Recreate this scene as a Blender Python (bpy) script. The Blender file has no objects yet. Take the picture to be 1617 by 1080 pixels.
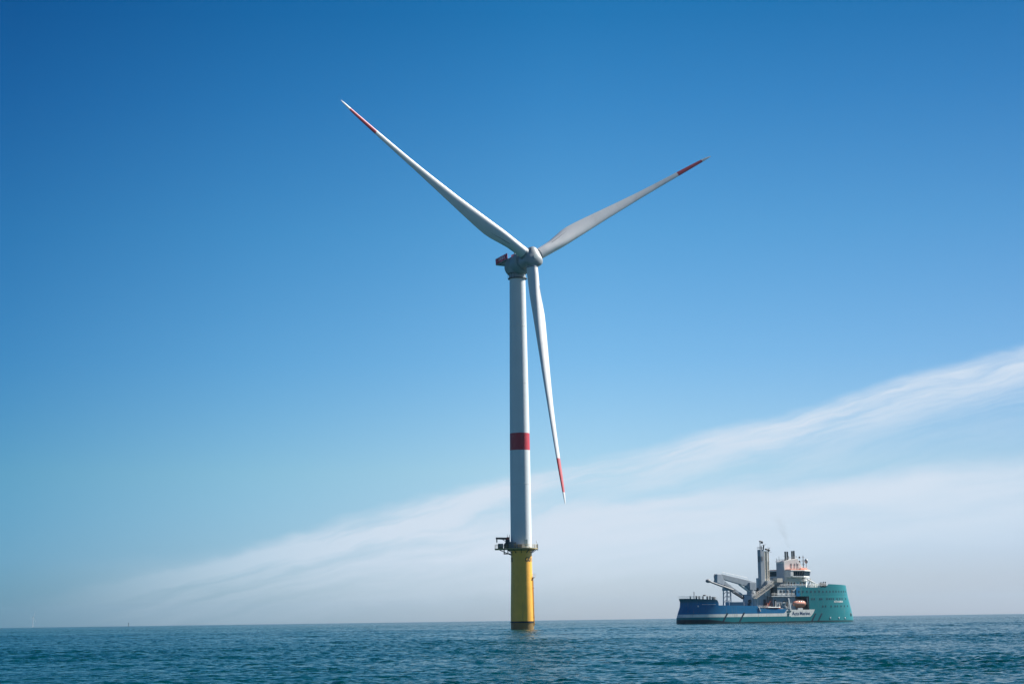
import bpy, math, random
import numpy as np
from mathutils import Vector, Matrix
R = math.radians
random.seed(4); rng = np.random.default_rng(11)
scn = bpy.context.scene
COL = scn.collection

# ------------------------------------------------------------------ camera
F_PX, W_PX, HOR, H_PX = 2900.0, 1617.0, 979.3, 1080.0
CAM_H = 3.0767
pitch = math.atan((HOR - H_PX/2)/F_PX); roll = R(0.79)
fw = Vector((0, math.cos(pitch), math.sin(pitch)))
up = Vector((0, -math.sin(pitch), math.cos(pitch)))
rt = Vector((1, 0, 0))
rc = rt*math.cos(roll) - up*math.sin(roll)
uc = up*math.cos(roll) + rt*math.sin(roll)
cd = bpy.data.cameras.new('camera'); cam = bpy.data.objects.new('camera', cd); COL.objects.link(cam)
cd.sensor_width = 36; cd.lens = 36*F_PX/W_PX; cd.clip_start = 0.5; cd.clip_end = 80000
m = Matrix((rc, uc, -fw)).transposed().to_4x4(); m.translation = Vector((0, 0, CAM_H)); cam.matrix_world = m
scn.camera = cam

# ------------------------------------------------------------------ node helpers
class NT:
    def __init__(s, tree): s.t = tree; s.n = tree.nodes; s.l = tree.links
    def new(s, typ, **kw):
        n = s.n.new(typ)
        for k, v in kw.items(): setattr(n, k, v)
        return n
    def put(s, inp, v):
        if hasattr(v, 'bl_idname') or isinstance(v, bpy.types.NodeSocket): s.l.new(v, inp)
        else: inp.default_value = v
    def math(s, op, a, b=None, c=None, clamp=False):
        n = s.new('ShaderNodeMath', operation=op, use_clamp=clamp)
        s.put(n.inputs[0], a)
        if b is not None: s.put(n.inputs[1], b)
        if c is not None: s.put(n.inputs[2], c)
        return n.outputs[0]
    def smooth(s, v, a, b):     # 0 below a, 1 above b
        n = s.new('ShaderNodeMapRange', interpolation_type='SMOOTHSTEP')
        s.put(n.inputs[0], v); n.inputs[1].default_value = a; n.inputs[2].default_value = b
        n.inputs[3].default_value = 0; n.inputs[4].default_value = 1
        return n.outputs[0]
    def mix(s, f, a, b, blend='MIX'):
        n = s.new('ShaderNodeMix', data_type='RGBA', blend_type=blend)
        s.put(n.inputs[0], f)
        for i, v in ((6, a), (7, b)):
            if isinstance(v, tuple): v = tuple(v) + ((1,) if len(v) == 3 else ())
            s.put(n.inputs[i], v)
        return n.outputs[2]
    def noise(s, vec, scale, detail=3, rough=.5, dim='3D'):
        n = s.new('ShaderNodeTexNoise', noise_dimensions=dim)
        if vec is not None: s.l.new(vec, n.inputs['Vector'])
        n.inputs['Scale'].default_value = scale; n.inputs['Detail'].default_value = detail
        n.inputs['Roughness'].default_value = rough
        return n
    def comb(s, x, y, z):
        n = s.new('ShaderNodeCombineXYZ')
        for i, v in enumerate((x, y, z)): s.put(n.inputs[i], v)
        return n.outputs[0]
    def ramp(s, f, stops):
        n = s.new('ShaderNodeValToRGB'); s.put(n.inputs[0], f); e = n.color_ramp.elements
        while len(e) < len(stops): e.new(.5)
        for i, (p, c) in enumerate(stops):
            e[i].position = p; e[i].color = tuple(c) + (1,)
        return n.outputs[0]

# ------------------------------------------------------------------ sky and sun
SUN_AZ, SUN_EL = 66.0, 38.0          # azimuth clockwise from the view direction (+Y)
world = bpy.data.worlds.new('World'); scn.world = world; world.use_nodes = True
g = NT(world.node_tree); g.n.clear()
sky = g.new('ShaderNodeTexSky', sky_type='NISHITA', sun_disc=False)
sky.sun_elevation = R(SUN_EL); sky.sun_rotation = R(SUN_AZ); sky.altitude = 0
sky.air_density = 1.0; sky.dust_density = 0.25; sky.ozone_density = 3.0
tc = g.new('ShaderNodeTexCoord'); sp = g.new('ShaderNodeSeparateXYZ'); g.l.new(tc.outputs['Generated'], sp.inputs[0])
dx, dy, dz = sp.outputs
el = g.math('MULTIPLY', g.math('ARCSINE', dz), 57.2958)
az = g.math('MULTIPLY', g.math('ARCTAN2', dx, dy), 57.2958)
# clear air: the sky model deepened with height and away from the sun (polarised sky), paler low down
grade = g.ramp(g.math('DIVIDE', g.math('MAXIMUM', el, 0), 40.0, clamp=True), [
    (0.0, (.43, .50, .76)), (.05, (.54, .61, .84)), (.115, (.56, .66, .75)), (.20, (.37, .595, .73)), (.30, (.23, .53, .67)), (.40, (.11, .42, .595)), (.47, (.045, .35, .53)), (1.0, (.02, .20, .42))])
side = g.ramp(g.math('DIVIDE', g.math('ADD', az, 180), 360.0), [
    (0.0, (.36, .56, .70)), (.30, (.30, .50, .66)), (.455, (.28, .58, .74)), (.478, (.62, .82, .90)), (.505, (1, 1, 1)), (.544, (.80, .78, .82)), (.60, (.85, .80, .84)), (.80, (.7, .7, .8)), (1.0, (.36, .56, .70))])
rear = g.math('MULTIPLY', g.smooth(g.math('ABSOLUTE', az), 50, 110), g.math('SUBTRACT', 1, g.smooth(el, 2, 14)))
side = g.mix(rear, side, (1.3, 1.15, 1.0))      # pale hazy horizon behind the camera
skyc = g.mix(1.0, g.mix(1.0, sky.outputs[0], grade, 'MULTIPLY'), side, 'MULTIPLY')
# thin cirrus bands rising to the right
wv = g.comb(g.math('MULTIPLY', az, .10), g.math('MULTIPLY', el, .25), 3.7)
warp = g.math('MULTIPLY', g.math('SUBTRACT', g.noise(wv, 1.6, 4, .6).outputs[0], .5), 1.3)
elw = g.math('ADD', el, warp)
t1 = g.math('SUBTRACT', elw, g.math('MULTIPLY', az, .235))
t2 = g.math('SUBTRACT', elw, g.math('MULTIPLY', az, .10))
streak = g.noise(g.comb(g.math('MULTIPLY', az, .12), g.math('MULTIPLY', t1, 1.3), 1.2), 1.5, 6, .6).outputs[0]
streak2 = g.noise(g.comb(g.math('MULTIPLY', az, .09), g.math('MULTIPLY', t2, .8), 7.2), 1.4, 5, .55).outputs[0]
b1 = g.math('MULTIPLY', g.math('SUBTRACT', 1, g.smooth(t1, 3.95, 4.5)), g.smooth(t1, 2.55, 4.1))
b1 = g.math('MULTIPLY', b1, g.math('ADD', .5, g.math('MULTIPLY', .5, g.smooth(streak, .30, .66))))
b1b = g.math('MULTIPLY', g.math('SUBTRACT', 1, g.smooth(t1, 3.9, 4.5)), g.smooth(t1, .5, 4.0))
b1b = g.math('MULTIPLY', g.math('MULTIPLY', b1b, .50), g.smooth(streak, .30, .66))
b2 = g.math('MULTIPLY', g.math('SUBTRACT', 1, g.smooth(t2, 2.8, 3.5)), g.smooth(t2, -.4, 2.4))
b2 = g.math('MULTIPLY', b2, g.math('ADD', .35, g.math('MULTIPLY', .65, g.smooth(az, -11, 3))))
b2 = g.math('MULTIPLY', b2, g.math('ADD', .55, g.math('MULTIPLY', .45, g.smooth(streak2, .3, .65))))
fib = g.noise(g.comb(g.math('MULTIPLY', az, .22), g.math('MULTIPLY', t1, 4.5), 9.1), 1.7, 6, .68).outputs[0]
b1 = g.math('MULTIPLY', b1, g.math('ADD', .88, g.math('MULTIPLY', .26, g.smooth(fib, .25, .75))))
dens = g.math('ADD', g.math('ADD', g.math('MULTIPLY', b1, .60), b1b), g.math('MULTIPLY', b2, .98), clamp=True)
dens = g.math('MULTIPLY', dens, g.smooth(az, -16, -2)); dens = g.math('MULTIPLY', dens, g.math('SUBTRACT', 1, g.smooth(az, 60, 100)))
dens = g.math('MULTIPLY', dens, .92)
SKY_S = 0.088
cl = g.mix(1.0, (.355/SKY_S, .400/SKY_S, .457/SKY_S, 1), (1, 1, 1, 1), 'MULTIPLY')
fin = g.mix(dens, skyc, cl)
bg = g.new('ShaderNodeBackground'); g.l.new(fin, bg.inputs[0]); bg.inputs[1].default_value = SKY_S
wo = g.new('ShaderNodeOutputWorld'); g.l.new(bg.outputs[0], wo.inputs[0])

sd = bpy.data.lights.new('sun', 'SUN'); sd.energy = 5.0; sd.angle = R(.53); sd.color = (1, .96, .90)
sun = bpy.data.objects.new('sun', sd); COL.objects.link(sun)
sv = Vector((math.sin(R(SUN_AZ))*math.cos(R(SUN_EL)), math.cos(R(SUN_AZ))*math.cos(R(SUN_EL)), math.sin(R(SUN_EL))))
sun.rotation_euler = sv.to_track_quat('Z', 'Y').to_euler(); sun.location = (300, 200, 400)

vs = scn.view_settings; scn.display_settings.display_device = 'sRGB'
vs.view_transform = 'Standard'; vs.look = 'None'; vs.exposure = 0.95; vs.gamma = 1; vs.use_curve_mapping = False
scn.cycles.max_bounces = 8; scn.cycles.volume_bounces = 0
scn.cycles.use_denoising = True

# ------------------------------------------------------------------ objects and tags
def tag(o, label=None, cat=None, group=None, kind=None):
    for k, v in (('label', label), ('category', cat), ('group', group), ('kind', kind)):
        if v: o[k] = v
    return o
def empty(name, loc, rz=0):
    o = bpy.data.objects.new(name, None); COL.objects.link(o); o.location = loc; o.rotation_euler = (0, 0, rz); return o
def copy_tree(o, parent=None):
    c = o.copy(); COL.objects.link(c); c.parent = parent
    for ch in list(o.children): copy_tree(ch, c)
    return c
class MB:
    def __init__(s): s.v = []; s.f = []
    def add(s, vs, fs):
        b = len(s.v); s.v += [tuple(v) for v in vs]; s.f += [tuple(i+b for i in f) for f in fs]; return s
    def box(s, x0, x1, y0, y1, z0, z1, c=None, M=None):
        vs = [Vector(p) for p in ((x0,y0,z0),(x1,y0,z0),(x1,y1,z0),(x0,y1,z0),(x0,y0,z1),(x1,y0,z1),(x1,y1,z1),(x0,y1,z1))]
        if M: vs = [M @ v for v in vs]
        return s.add(vs, [(0,3,2,1),(4,5,6,7),(0,1,5,4),(1,2,6,5),(2,3,7,6),(3,0,4,7)])
    def tube(s, a, b, r0, r1=None, n=8, cap=True):
        a = Vector(a); b = Vector(b); r1 = r0 if r1 is None else r1
        d = (b-a).normalized(); x = d.orthogonal().normalized(); y = d.cross(x)
        vs = []
        for p, r in ((a, r0), (b, r1)):
            for i in range(n):
                t = 2*math.pi*i/n; vs.append(p + x*math.cos(t)*r + y*math.sin(t)*r)
        fs = [(i, (i+1) % n, n+(i+1) % n, n+i) for i in range(n)]
        if cap: fs += [tuple(range(n-1, -1, -1)), tuple(range(n, 2*n))]
        return s.add(vs, fs)
    def beam(s, a, b, w, h, w2=None, h2=None):      # rectangular bar; h measured in the vertical plane of the bar
        a = Vector(a); b = Vector(b); d = (b-a).normalized(); w2 = w if w2 is None else w2; h2 = h if h2 is None else h2
        x = d.cross(Vector((0, 0, 1))); x = x.normalized() if x.length > 1e-3 else Vector((0, 1, 0)); y = x.cross(d)
        vs = [p + x*sx*ww/2 + y*sy*hh/2 for p, ww, hh in ((a, w, h), (b, w2, h2)) for sx, sy in ((-1,-1),(1,-1),(1,1),(-1,1))]
        return s.add(vs, [(3,2,1,0),(4,5,6,7),(0,1,5,4),(1,2,6,5),(2,3,7,6),(3,0,4,7)])
    def lathe(s, prof, n=48, M=None, cap=True):     # prof: (r, z)
        vs = []
        for r, z in prof:
            for i in range(n):
                t = 2*math.pi*i/n; v = Vector((r*math.cos(t), r*math.sin(t), z)); vs.append(M @ v if M else v)
        k = len(prof); fs = [(j*n+i, j*n+(i+1) % n, (j+1)*n+(i+1) % n, (j+1)*n+i) for j in range(k-1) for i in range(n)]
        if cap: fs += [tuple(range(n-1, -1, -1)), tuple(range((k-1)*n, k*n))]
        return s.add(vs, fs)
    def prism(s, pts, y0, y1, M=None):              # pts in xz, extruded along y
        n = len(pts); vs = [Vector((x, y0, z)) for x, z in pts] + [Vector((x, y1, z)) for x, z in pts]
        if M: vs = [M @ v for v in vs]
        return s.add(vs, [tuple(range(n)), tuple(range(2*n-1, n-1, -1))] + [(i+n, (i+1) % n+n, (i+1) % n, i) for i in range(n)])
    def plan(s, pts, z0, z1, grow=0, c=(0, 0)):     # polygon in xy from z0 to z1, top scaled about c
        n = len(pts); vs = [(x, y, z0) for x, y in pts] + [(c[0]+(x-c[0])*(1+grow), c[1]+(y-c[1])*(1+grow), z1) for x, y in pts]
        return s.add(vs, [tuple(range(n-1, -1, -1)), tuple(range(n, 2*n))] + [(i, (i+1) % n, (i+1) % n+n, i+n) for i in range(n)])
    def ell(s, c, r, n=16, k=10, M=None):
        prof = [(math.sin(math.pi*j/k), -math.cos(math.pi*j/k)) for j in range(k+1)]
        vs = []
        for a, b in prof:
            a = max(a, .001)
            for i in range(n):
                t = 2*math.pi*i/n; v = Vector((c[0]+r[0]*a*math.cos(t), c[1]+r[1]*a*math.sin(t), c[2]+r[2]*b)); vs.append(M @ v if M else v)
        return s.add(vs, [(j*n+i, j*n+(i+1) % n, (j+1)*n+(i+1) % n, (j+1)*n+i) for j in range(k) for i in range(n)])
    def build(s, name, mat, parent=None, smooth=None, bevel=0):
        me = bpy.data.meshes.new(name); me.from_pydata(s.v, [], s.f); me.materials.append(mat)
        if smooth is not None:
            me.polygons.foreach_set('use_smooth', [True]*len(me.polygons))
            try: me.set_sharp_from_angle(angle=R(smooth))
            except Exception: pass
        me.update()
        o = bpy.data.objects.new(name, me); COL.objects.link(o); o.parent = parent
        if bevel:
            b = o.modifiers.new('bevel', 'BEVEL'); b.width = bevel; b.segments = 2; b.limit_method = 'ANGLE'
        return o
def rail(mb, pts, h=1.1, r=.035, step=1.6, closed=False, mid=True):
    pts = [Vector(p) for p in pts]
    if closed: pts = pts + [pts[0]]
    for a, b in zip(pts, pts[1:]):
        L = (b-a).length; n = max(1, round(L/step))
        for i in range(n+1):
            p = a.lerp(b, i/n); mb.tube(p, p+Vector((0, 0, h)), r, n=5, cap=False)
        for k in ((1, .55) if mid else (1,)):
            mb.tube(a+Vector((0, 0, h*k)), b+Vector((0, 0, h*k)), r, n=5, cap=False)
    return mb
def text_mesh(name, body, size, mat, parent, fn, bold=.0, extrude=.01, spacing=1.0, shear=0):
    cu = bpy.data.curves.new(name, 'FONT'); cu.body = body; cu.size = size; cu.extrude = extrude; cu.offset = bold
    cu.space_character = spacing; cu.align_x = 'CENTER'; cu.align_y = 'CENTER'; cu.resolution_u = 3; cu.shear = shear
    tmp = bpy.data.objects.new(name+'_tmp', cu); COL.objects.link(tmp); bpy.context.view_layer.update()
    me = bpy.data.meshes.new_from_object(tmp.evaluated_get(bpy.context.evaluated_depsgraph_get()))
    bpy.data.objects.remove(tmp); bpy.data.curves.remove(cu)
    for v in me.vertices: v.co = fn(v.co.x, v.co.y, v.co.z)
    me.materials.clear(); me.materials.append(mat)
    o = bpy.data.objects.new(name, me); COL.objects.link(o); o.parent = parent
    return o

# ------------------------------------------------------------------ materials
def paint(name, col, rough=.45, var=.12, scale=.6, dirt=None, dirt_amt=.3, metal=0, streak=False, spec=.5):
    mt = bpy.data.materials.new(name); mt.use_nodes = True; g = NT(mt.node_tree); b = g.n['Principled BSDF']
    tc = g.new('ShaderNodeTexCoord').outputs['Object']
    n1 = g.noise(tc, scale, 5, .6).outputs[0]
    c = g.mix(g.smooth(n1, .3, .7), tuple(max(0, x*(1-var)) for x in col), tuple(min(1, x*(1+var*.6)) for x in col))
    if dirt:
        mp = g.new('ShaderNodeMapping'); g.l.new(tc, mp.inputs[0]); mp.inputs['Scale'].default_value = (1, 1, .12) if streak else (1, 1, 1)
        n2 = g.noise(mp.outputs[0], scale*2.3, 5, .65).outputs[0]
        c = g.mix(g.math('MULTIPLY', g.smooth(n2, .52, .74), dirt_amt), c, tuple(dirt))
    g.l.new(c, b.inputs['Base Color']); b.inputs['Metallic'].default_value = metal
    b.inputs['Specular IOR Level'].default_value = spec
    g.l.new(g.math('ADD', rough-.06, g.math('MULTIPLY', n1, .12)), b.inputs['Roughness'])
    return mt
M = dict(
    blade=paint('blade_gelcoat', (.72, .73, .72), .38, .04, .08, (.42, .42, .40), .18),
    tower=paint('tower_paint', (.67, .72, .73), .42, .04, .12, (.40, .42, .40), .18, streak=True),
    red=paint('signal_red', (.50, .028, .05), .45, .08, .3),
    nac=paint('nacelle_grey', (.25, .34, .36), .5, .06, .4),
    hub=paint('hub_grey', (.30, .345, .36), .42, .05, .3),
    crane=paint('crane_grey', (.33, .38, .42), .5, .1, .6, (.2, .17, .14), .4),
    dark=paint('dark_steel', (.06, .065, .07), .55, .2, 1.),
    dgrey=paint('deck_grey', (.20, .21, .22), .6, .15, 1.),
    galv=paint('galvanised', (.30, .32, .32), .5, .15, 1., metal=.3),
    white=paint('white_paint', (.74, .74, .70), .4, .06, .5, (.4, .33, .24), .3, streak=True),
    grey=paint('ship_grey', (.56, .58, .58), .5, .08, .4, (.25, .2, .16), .35, streak=True),
    lgrey=paint('light_grey', (.72, .72, .68), .5, .08, .4, (.3, .24, .18), .3, streak=True),
    bluegrey=paint('blue_grey', (.42, .47, .52), .5, .08, .4, (.2, .2, .2), .3),
    beige=paint('beige_truss', (.62, .57, .48), .5, .1, 1.),
    orange=paint('orange_paint', (.80, .30, .19), .45, .08, 1.),
    deckred=paint('deck_red', (.45, .10, .06), .6, .15, 1.),
    glass=paint('window_glass', (.012, .03, .045), .08, .05, 1.),
    hole=paint('port_glass', (.01, .06, .09), .25, .05, 1.),
    black=paint('black_paint', (.012, .012, .014), .5, .1, 1.),
    blue=paint('container_blue', (.02, .12, .22), .5, .12, 1., (.15, .1, .06), .3),
    navy=paint('navy_lettering', (.015, .05, .14), .5, .02, 1.),
    logo=paint('logo_teal', (.0, .07, .09), .5, .02, 1.),
    wlet=paint('white_lettering', (.8, .82, .8), .5, .02, 1.),
    rubber=paint('fender_rubber', (.012, .02, .03), .8, .1, 1.),
)
def tower_material():      # painted steel with faint section seams
    mt = M['tower']; return mt

TX0, TY0 = 2.216, 634.67
# ------------------------------------------------------------------ sea: one sheet with real waves
def ocean_tile(L, N, wind, wdir, hs, seed, lmin=0.0):
    r = np.random.default_rng(seed); k = 2*np.pi*np.fft.fftfreq(N, L/N); kx, ky = np.meshgrid(k, k, indexing='ij')
    kk = np.hypot(kx, ky); kk[0, 0] = 1e-6; Lw = wind**2/9.81
    c = (kx*math.cos(wdir)+ky*math.sin(wdir))/kk
    P = np.exp(-1/(kk*Lw)**2)/kk**4*(.25+.75*c**2)*np.exp(-(kk*lmin)**2); P[0, 0] = 0
    a = (r.standard_normal((N, N))+1j*r.standard_normal((N, N)))*np.sqrt(P)
    h = np.real(np.fft.ifft2(a)); s = hs/4/h.std()
    ax = np.real(np.fft.ifft2(1j*kx/kk*a)); ay = np.real(np.fft.ifft2(1j*ky/kk*a))
    return h*s, ax*s, ay*s, L, N
def sample(tile, x, y):
    h, ax, ay, L, N = tile; u = (x/L*N) % N; v = (y/L*N) % N
    i = np.floor(u).astype(int); j = np.floor(v).astype(int); fu = u-i; fv = v-j; i %= N; j %= N; i2 = (i+1) % N; j2 = (j+1) % N
    w = ((1-fu)*(1-fv), fu*(1-fv), (1-fu)*fv, fu*fv)
    return [w[0]*q[i, j]+w[1]*q[i2, j]+w[2]*q[i, j2]+w[3]*q[i2, j2] for q in (h, ax, ay)]
tiles = [(ocean_tile(233, 1024, 5.6, 1.25, .34, 5, .12), 0.0), (ocean_tile(61, 768, 1.8, 2.3, .15, 9, .03), .6)]
radii = np.concatenate([np.arange(1, 50, 1.5), np.arange(50, 75, .22), np.arange(75, 130, .26), np.arange(130, 300, .5), np.arange(300, 700, 1.25),
                        np.arange(700, 1500, 4.), np.geomspace(1500, 6000, 130), np.geomspace(6100, 20000, 24)])
ang = np.concatenate([np.arange(-180, -26, 2.), np.arange(-26, 26, .075), np.arange(26, 180, 2.)])
AA, RR = np.meshgrid(np.radians(ang), radii); X0 = RR*np.sin(AA); Y0 = RR*np.cos(AA)
H = np.zeros_like(X0); DX = np.zeros_like(X0); DY = np.zeros_like(X0)
for tl, rot in tiles:
    cr, sr = math.cos(rot), math.sin(rot); h, ax, ay = sample(tl, X0*cr-Y0*sr, X0*sr+Y0*cr)
    H += h; DX += ax*cr+ay*sr; DY += -ax*sr+ay*cr
# slow patches of calmer and rougher water
pt = ocean_tile(900, 256, 9, .4, 4, 3, 12)[0]; pm = (pt, pt, pt, 900, 256); cal = np.clip(1+.22*sample(pm, X0, Y0)[0], .55, 1.5)
att = cal*np.clip((12000-RR)/8000, 0, 1); near = np.clip((RR-1)/10, 0, 1)
H *= att*near; chop = .9
VX = X0-chop*DX*att*near; VY = Y0-chop*DY*att*near
nr, na = X0.shape; verts = np.stack([VX, VY, H], -1).reshape(-1, 3)
verts = np.vstack([verts, [[0, 0, 0]]])
ii, jj = np.meshgrid(np.arange(nr-1), np.arange(na), indexing='ij'); j2 = (jj+1) % na
quads = np.stack([ii*na+jj, ii*na+j2, (ii+1)*na+j2, (ii+1)*na+jj], -1).reshape(-1, 4)[:, ::-1]
tris = np.array([[j, (j+1) % na, nr*na] for j in range(na)])
me = bpy.data.meshes.new('sea'); nv = len(verts); nl = quads.size+tris.size
me.vertices.add(nv); me.vertices.foreach_set('co', verts.astype(np.float32).ravel())
me.loops.add(nl); me.loops.foreach_set('vertex_index', np.concatenate([quads.ravel(), tris.ravel()]).astype(np.int32))
me.polygons.add(len(quads)+len(tris))
me.polygons.foreach_set('loop_start', np.concatenate([np.arange(len(quads))*4, quads.size+np.arange(len(tris))*3]).astype(np.int32))
me.polygons.foreach_set('use_smooth', np.ones(len(quads)+len(tris), bool)); me.update(calc_edges=True); me.validate()
sea = bpy.data.objects.new('sea', me); COL.objects.link(sea); tag(sea, kind='structure')
mt = bpy.data.materials.new('sea_water'); mt.use_nodes = True; g = NT(mt.node_tree); b = g.n['Principled BSDF']
geo = g.new('ShaderNodeNewGeometry'); P = geo.outputs['Position']
def slope(scale, amp, seed):
    mp = g.new('ShaderNodeMapping'); g.l.new(P, mp.inputs[0]); mp.inputs['Location'].default_value = (seed, seed*2.1, 0); mp.inputs['Rotation'].default_value = (0, 0, seed*.7)
    mp.inputs['Scale'].default_value = (1, .75, 1)
    n = g.noise(mp.outputs[0], scale, 3, .6)
    v = g.new('ShaderNodeVectorMath', operation='MULTIPLY_ADD'); g.l.new(n.outputs[1], v.inputs[0])
    v.inputs[1].default_value = (amp*2, amp*2, 0); v.inputs[2].default_value = (-amp, -amp, 0); return v.outputs[0]
def vadd(a, c):
    v = g.new('ShaderNodeVectorMath', operation='ADD'); g.l.new(a, v.inputs[0]); g.l.new(c, v.inputs[1]); return v.outputs[0]
gmp = g.new('ShaderNodeMapping'); g.l.new(P, gmp.inputs[0]); gmp.inputs['Scale'].default_value = (.45, 1.3, 1); gmp.inputs['Location'].default_value = (2.2, 0, 0)
gust = g.math('SUBTRACT', 1, g.smooth(g.noise(gmp.outputs[0], .028, 5, .62).outputs[0], .50, .64))
sl = vadd(slope(3.6, .34, 3), slope(.9, .30, 8))
vm = g.new('ShaderNodeVectorMath', operation='SCALE'); g.l.new(sl, vm.inputs[0]); sg_ = g.new('ShaderNodeSeparateXYZ'); g.l.new(P, sg_.inputs[0])      # a slick of calmer water and long thin wind streaks
slick = g.math('SUBTRACT', 1, g.smooth(g.math('SQRT', g.math('ADD', g.math('POWER', g.math('DIVIDE', g.math('SUBTRACT', sg_.outputs[0], 13), 15), 2), g.math('POWER', g.math('DIVIDE', g.math('SUBTRACT', sg_.outputs[1], 125), 60), 2))), .3, 1.0))
smp = g.new('ShaderNodeMapping'); g.l.new(P, smp.inputs[0]); smp.inputs['Scale'].default_value = (.10, 1.0, 1); smp.inputs['Rotation'].default_value = (0, 0, .05)
strk = g.smooth(g.noise(smp.outputs[0], .11, 4, .6).outputs[0], .55, .66)
brk = g.smooth(g.noise(P, .12, 4, .65).outputs[0], .35, .6)
gust = g.math('MULTIPLY', gust, g.math('SUBTRACT', 1, g.math('MULTIPLY', g.math('MAXIMUM', g.math('MULTIPLY', slick, .75), g.math('MULTIPLY', strk, .8)), brk)))
dist = g.new('ShaderNodeVectorMath', operation='LENGTH'); g.l.new(P, dist.inputs[0])      # waves too fine for the mesh far out
g.l.new(g.math('MULTIPLY', g.math('ADD', .28, g.math('MULTIPLY', gust, .82)), g.math('ADD', 1.0, g.math('MULTIPLY', g.smooth(dist.outputs['Value'], 150, 1500), 1.7))), vm.inputs[3])
nrm = g.new('ShaderNodeVectorMath', operation='NORMALIZE'); g.l.new(vadd(geo.outputs['Normal'], vm.outputs[0]), nrm.inputs[0])
g.l.new(nrm.outputs[0], b.inputs['Normal'])
b.inputs['Base Color'].default_value = (.0, .034, .037, 1); b.inputs['Specular IOR Level'].default_value = .115; b.inputs['Roughness'].default_value = .16; b.inputs['IOR'].default_value = 1.333
# churned white water at the ship's stern and a thin wash round the foundation
sx = g.new('ShaderNodeSeparateXYZ'); g.l.new(P, sx.inputs[0])
def ring(cx, cy, rx, ry):
    return g.math('SQRT', g.math('ADD', g.math('POWER', g.math('DIVIDE', g.math('SUBTRACT', sx.outputs[0], cx), rx), 2), g.math('POWER', g.math('DIVIDE', g.math('SUBTRACT', sx.outputs[1], cy), ry), 2)))
fo = g.math('SUBTRACT', 1, g.smooth(ring(81, 946, 9, 9), .2, 1.0))
fo2 = g.math('MULTIPLY', g.math('SUBTRACT', 1, g.smooth(ring(TX0, TY0, 1, 1), 4.1, 5.6)), .5)
fn = g.smooth(g.noise(P, .8, 5, .7).outputs[0], .40, .60)
fm = g.math('MULTIPLY', g.math('MAXIMUM', fo, fo2), fn)
g.l.new(g.mix(fm, b.inputs['Base Color'].default_value[:3], (.55, .60, .62)), b.inputs['Base Color'])
sea.data.materials.append(mt)

# ------------------------------------------------------------------ wind turbine
TX, TY = 2.216, 634.67; TOP = 121.77
PSI, TILT = .5542, .1049; OVER, BL, PRE = 9.25, 88.04, 9.84
turb = empty('wind_turbine', (TX, TY, 0))
tag(turb, 'tall white offshore wind turbine with red banded blades standing on a yellow foundation', 'wind turbine')
DECK = 27.6
tp = MB().lathe([(3.95, -6), (3.95, 2.35)], 96, cap=False).lathe([(3.95, 2.75), (3.93, 6), (3.8, 12), (3.66, 18), (3.6, 22), (3.58, DECK-.9)], 96, cap=False)
mt = paint('yellow_paint', (.97, .495, .06), .42, .07, .35, (.35, .17, .05), .45, streak=True)
g = NT(mt.node_tree); b = g.n['Principled BSDF']; old = b.inputs['Base Color'].links[0].from_socket
tcn = g.new('ShaderNodeTexCoord').outputs['Object']; sx = g.new('ShaderNodeSeparateXYZ'); g.l.new(tcn, sx.inputs[0])
wz = g.math('ADD', sx.outputs[2], g.math('MULTIPLY', g.math('SUBTRACT', g.noise(tcn, 1.1, 4, .7).outputs[0], .5), 1.1))
growth = g.mix(g.noise(tcn, 2.5, 4, .7).outputs[0], (.03, .028, .014), (.17, .13, .05))
c2 = g.mix(g.math('MULTIPLY', g.math('SUBTRACT', 1, g.smooth(wz, 1.9, 2.9)), .86), old, growth)
g.l.new(c2, b.inputs['Base Color'])
foundation = tp.build('yellow_foundation', mt, turb, 30)
MB().lathe([(3.94, 2.2), (4.06, 2.2), (4.06, 2.8), (3.94, 2.8)], 96, cap=False).build('waterline_ring', M['black'], foundation, 30)
# unit number painted round the foundation
tz = (993.5-885.8)/4.57
for k, a0 in enumerate((R(-42), R(-170))):
    rr = 3.60
    def wrap(x, y, z, a0=a0):
        a = a0 + x/rr; r_ = rr+.012+z; return Vector((r_*math.cos(a), r_*math.sin(a), tz+y))
    text_mesh('unit_lettering', 'G01', 2.05, M['black'], foundation, wrap, bold=.06, extrude=.01)
# boat landing and ladder on the lit side
bl = MB(); a0 = R(-8)
for s_ in (-1, 1):
    a = a0+s_*.16; u = Vector((math.cos(a), math.sin(a), 0))
    bl.tube(u*4.15+Vector((0, 0, 1.2)), u*3.88+Vector((0, 0, 17.5)), .09, n=8)
    for z in (4, 9, 14, 17.4): bl.tube(u*3.6+Vector((0, 0, z)), u*4.28+Vector((0, 0, z)), .08, n=6)
for i in range(40):
    z = 1.6+i*.4; bl.tube(Vector((math.cos(a0-.16), math.sin(a0-.16), 0))*4.1+Vector((0, 0, z)), Vector((math.cos(a0+.16), math.sin(a0+.16), 0))*4.1+Vector((0, 0, z)), .03, n=5)
bl.build('boat_landing', paint('ladder_yellow', (.62, .34, .05), .5, .1, 1), turb)
lp = MB(); u = Vector((math.cos(a0), math.sin(a0), 0)); lp.box(3.7, 4.7, -.6, .6, 17.5, 17.62, M=Matrix.Rotation(a0, 4, 'Z'))
q = [Matrix.Rotation(a0, 4, 'Z') @ Vector(p) for p in ((3.8, -.6, 17.6), (4.7, -.6, 17.6), (4.7, .6, 17.6), (3.8, .6, 17.6))]
rail(lp, q, 1.1, .03, 1.); lp.build('landing_stage', M['lgrey'], turb)
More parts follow.
